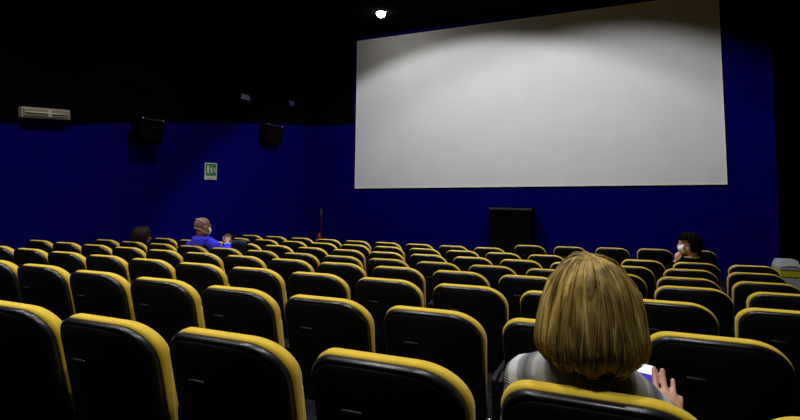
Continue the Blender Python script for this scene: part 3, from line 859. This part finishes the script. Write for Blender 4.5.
bmesh.ops.delete(bm, geom=[v for v in bm.verts if (inv @ v.co).z < .012+.55*max(0, (inv @ v.co).y)-.25*max(0, -(inv @ v.co).y-.03)], context='VERTS')
link('hair', bm, M['stubble'], pm, True)['label'] = 'close cropped stubble'
def face_mask(parent, hm, ks=1.0):
    bm = bmesh.new(); K, N = 8, 14; g = []
    for i in range(K+1):
        row = []
        for q in range(N+1):
            a = math.radians(-72+144*q/N); t = i/K
            z = .004-.108*t
            rr = .070+.012*math.sin(PI*t); yy = .046+.046*math.sin(PI*min(1, .12+.8*t))*math.cos(a*.9)+.02*math.cos(a)
            row.append(bm.verts.new(hm @ (V(math.sin(a)*rr, yy*math.cos(a*.55), z*(1-.18*abs(math.sin(a))))*ks)))
        g.append(row)
    for a, b in zip(g, g[1:]):
        for q in range(N): bm.faces.new((a[q], a[q+1], b[q+1], b[q]))
    bmesh.ops.recalc_face_normals(bm, faces=bm.faces[:])
    bmesh.ops.solidify(bm, geom=bm.faces[:], thickness=.003)
    m = link('face_mask', bm, M['mask'], parent, True); m['label'] = 'white face mask'
    return m
mk = face_mask(pm, hm)
bm = bmesh.new()
for s in (-1, 1):   # head straps over the crown and the nape
    tube(bm, [hm @ V(s*.072, .045, -.02), hm @ V(s*.080, .0, .03), hm @ V(s*.068, -.060, .085), hm @ V(s*.030, -.085, .098), hm @ V(0, -.088, .099)], [.0035]*5, n=8)
    tube(bm, [hm @ V(s*.070, .045, -.07), hm @ V(s*.074, -.02, -.045), hm @ V(s*.055, -.075, -.02), hm @ V(0, -.107, -.01)], [.003]*4, n=8)
link('strap', bm, M['strap'], mk, True)['label'] = 'white elastic head straps'
# pale cuffs
bm = bmesh.new(); d = (J['rw']-J['re']).normalized(); tube(bm, [J['rw']-d*.09, J['rw']-d*.01], [.052, .044], n=16, k=1); link('cuff', bm, M['sleeve_grey'], pm, True)['label'] = 'pale grey cuff'
# small camera in his hands
cpos = (J['rw']+J['lw'])/2+V(.005, .09, .075)
r = empty('camera', o+cpos, .5); tag(r, 'small dark camera held up by the man in the hoodie', 'camera')
bm = bmesh.new(); box(bm, (0, 0, .03), (.115, .04, .066), None, .008, 2); box(bm, (0, 0, .067), (.045, .034, .02), None, .005, 2); link('body', bm, M['black_box'], r)
bm = bmesh.new(); cyl(bm, (0, .02, .028), (0, .062, .028), .028, .026, 20); link('lens', bm, M['grey_trim'], r, False)
bm = bmesh.new(); box(bm, (0, -.021, .028), (.07, .003, .045), None, .001, 1); link('display', bm, M['grey_trim'], r)

# ---- short person with dark hair at left
o = SEAT[3, 1].location.copy()
hx = -5.672-o.x
J = seated(.26, hx*.6, .83, .15)
J.update(head=V(hx, .16, .985), neck=V(hx-.01, .19, .86), face=V(.50, 1, -.1), le=V(hx*.6-.20, .32, .62), lw=V(hx*.6-.10, .50, .60), re=V(hx*.6+.20, .32, .62), rw=V(hx*.6+.10, .50, .60), hs=.97)
hl = simple_hand(J['lw'], V(.15, 1, -.15), V(-1, .15, 0).normalized()); hr = simple_hand(J['rw'], V(-.15, 1, -.15), V(1, .15, 0).normalized())
pk, hm, ks = person('person', 'person with short dark brown hair low in a seat at the far left', o, J, M['skin_tan'], .006,
                    [('jumper', 'top', M['black_wool'], .014, .010), ('trousers', 'bottom', M['denim'], .008, .010)], {'l': hl, 'r': hr})
def short_bottom(az0, lo, hi):
    def f(az):
        a = abs((az-az0+PI) % (2*PI)-PI)
        return lo+(hi-lo)*sm(.9, 1.35, a)
    return f
prof_s = [(.004, .128), (.035, .126), (.066, .112), (.090, .082), (.102, .045), (.105, .005), (.098, -.035), (.085, -.070), (.072, -.092)]
yaw = math.atan2(J['face'].x, J['face'].y)
h = hair_shape('hair', pk, J['head']+V(0, -.008, .0), prof_s, 1.05, 1.08, short_bottom(PI-yaw, .52, 1.0), 260, M['hair_brown'], 5, .012, .005, .008, 60)

# ---- woman with black hair and a mask at right
o = SEAT[1, 12].location.copy()
hx = .915-o.x
J = seated(.26, -.02, .925, .165)
J.update(head=V(hx, .15, 1.115), neck=V(hx+.035, .185, .965), face=V(-1, .12, -.10), ls=V(hx-.10, .255, .835), rs=V(hx+.17, .225, .835),
         le=V(hx-.20, .39, .76), lw=V(hx-.115, .230, .905), re=V(hx+.22, .32, .66), rw=V(hx+.06, .46, .62), hs=.98)
hl = simple_hand(J['lw'], V(.10, -.25, 1), V(-.35, .9, 0).normalized(), None, .6); hr = simple_hand(J['rw'], V(-.3, .9, -.1), V(.9, .3, 0).normalized())
pw, hm, ks = person('person', 'woman with black hair and a white mask in profile at right', o, J, M['skin'], .0055,
                    [('jacket', 'top', M['black_wool'], .016, .010), ('trousers', 'bottom', M['denim'], .008, .010)], {'l': hl, 'r': hr})
mk = face_mask(pw, hm, .98)
bm = bmesh.new()
for s in (-1, 1): tube(bm, [hm @ V(s*.066, .055, -.015), hm @ V(s*.080, .015, .012), hm @ V(s*.082, -.020, .002), hm @ V(s*.080, .0, -.04), hm @ V(s*.062, .05, -.075)], [.0022]*5, n=8)
link('strap', bm, M['strap'], mk, True)['label'] = 'white ear loops'
bm = bmesh.new(); nb = J['neck']
tube(bm, [nb+V(.074*math.cos(a*PI/8), .068*math.sin(a*PI/8), .008) for a in range(17)], [.010]*17, n=8, k=1, ref=V(0, 0, 1)); link('collar', bm, M['white_cotton'], pw, True)['label'] = 'white collar'
yaw = math.atan2(J['face'].x, J['face'].y)
prof_b = [(.004, .135), (.035, .132), (.068, .118), (.096, .086), (.112, .045), (.116, .005), (.112, -.035), (.100, -.065), (.084, -.085)]
def rw_bottom(az):
    a = abs((az-(PI-yaw)+PI) % (2*PI)-PI)        # 0 = in front of the face
    return .50+.50*sm(1.45, 1.85, a)
h = hair_shape('hair', pw, J['head']+V(.016, -.004, .0), prof_b, 1.0, 1.0, rw_bottom, 260, M['hair_black'], 9, .012, .005, .008, 60)

# ---- jacket hung over a backrest
sp = SEAT[2, 3].location
r = empty('jacket', (sp.x-.05, sp.y, sp.z)); tag(r, 'dark navy jacket draped over a yellow seat back beside the man', 'jacket', None)
bm = bmesh.new(); rn = random.Random(4)
K, N = 14, 16; g = []
for i in range(K+1):
    t = i/K*2-1                      # -1 hanging behind, +1 hanging in front
    row = []
    for q in range(N+1):
        x = -.20+.30*q/N; e = noise.noise(V(x*9, t*2.2, 1.7))*.030
        hz = T+.030+.012*math.cos(x*22)
        if abs(t) < .22: y = .025+t/.22*.055; z = hz+.012*math.cos(t/.22*PI/2)
        else:
            a = (abs(t)-.22)/.78
            z = hz-a*(.20+.05*math.sin(x*17+1)); y = (-.032+lean(z)*.9-.012*a-abs(e)) if t < 0 else (.085+lean(z)*.9+.01*a+abs(e))
        row.append(bm.verts.new((x+e*.3, y, z+abs(e)*.5)))
    g.append(row)
for a, b in zip(g, g[1:]):
    for q in range(N): bm.faces.new((a[q], a[q+1], b[q+1], b[q]))
bmesh.ops.recalc_face_normals(bm, faces=bm.faces[:]); bmesh.ops.solidify(bm, geom=bm.faces[:], thickness=.012)
link('shell_cloth', bm, M['navy'], r, True)
bm = bmesh.new(); tube(bm, [(-.18, -.055, T+.0), (-.20, -.085, T-.10), (-.17, -.080, T-.22), (-.15, -.05, T-.33)], [(.045, .025), (.05, .03), (.048, .028), (.04, .024)], n=14); link('sleeve', bm, M['navy'], r, True)
#@@END@@

# ------------------------------------------------------------------ lights
def spot(name, loc, aim, power, half, blend, size=.1, color=(1, .99, .97)):
    l = bpy.data.lights.new(name, 'SPOT'); l.energy = power; l.spot_size = math.radians(half*2); l.spot_blend = blend
    l.shadow_soft_size = size; l.color = color
    o = bpy.data.objects.new(name, l); COL.objects.link(o); o.location = loc
    o.rotation_euler = (Vector(aim)-Vector(loc)).to_track_quat('-Z', 'Y').to_euler()
    return o
ZL = CEIL-.12
def washer(name, u, power, ang, half, d=6.0, blend=.35, turn=0.0):
    p = front(u, d); p.z = ZL
    dv = Matrix.Rotation(math.radians(turn), 3, 'Z') @ WN
    aim = p + Vector((dv.x*math.cos(math.radians(ang)), dv.y*math.cos(math.radians(ang)), -math.sin(math.radians(ang))))
    return spot(name, p, aim, power, half, blend, .06)
washer('screen_washer', -3.3, 590, 58, 56.5, 5.0, .20, -3)
washer('screen_washer', .45, 390, 56, 53.5, 5.0, .30, 11)
for v in (0.2, 3.0, 6.0):
    for u in ((-5.4, -2.6, .2) if v < 5 else (-5.4, -3.2, -1.2)):
        spot('house_light', (u, v, ZL), (u, v, 0), 230 if v > 5 else 340, 52, .7, .12)
spot('front_downlight', (-4.7156, 10.3888, CEIL-.06), (-4.7156, 10.3888, 0), 25, 70, .6, .05)

# ------------------------------------------------------------------ camera
f_px, cy, roll, pitch, th = 493.0119473643703, 162.5453440955718, 0.006868450059842176, 0.060754271283269635, 0.3846455259931853
UP = Vector((0, 0, 1)); fw0 = Vector((-math.sin(th), math.cos(th), 0)); rt0 = Vector((math.cos(th), math.sin(th), 0))
fw = fw0*math.cos(pitch)+UP*math.sin(pitch); dn = -UP*math.cos(pitch)+fw0*math.sin(pitch)
rt = rt0*math.cos(roll)-dn*math.sin(roll); dn = rt0*math.sin(roll)+dn*math.cos(roll)
cam = bpy.data.cameras.new('camera'); co = bpy.data.objects.new('camera', cam); COL.objects.link(co)
cam.sensor_fit = 'HORIZONTAL'; cam.sensor_width = 36.0; cam.lens = 36.0*f_px/800
cam.shift_y = -(210-cy)/800
cam.clip_start = .05; cam.clip_end = 100
mw = Matrix.Identity(4)
for i in range(3):
    mw[i][0] = rt[i]; mw[i][1] = -dn[i]; mw[i][2] = -fw[i]
mw[0][3], mw[1][3], mw[2][3] = 0, 0, CAM_Z
co.matrix_world = mw
scene.camera = co
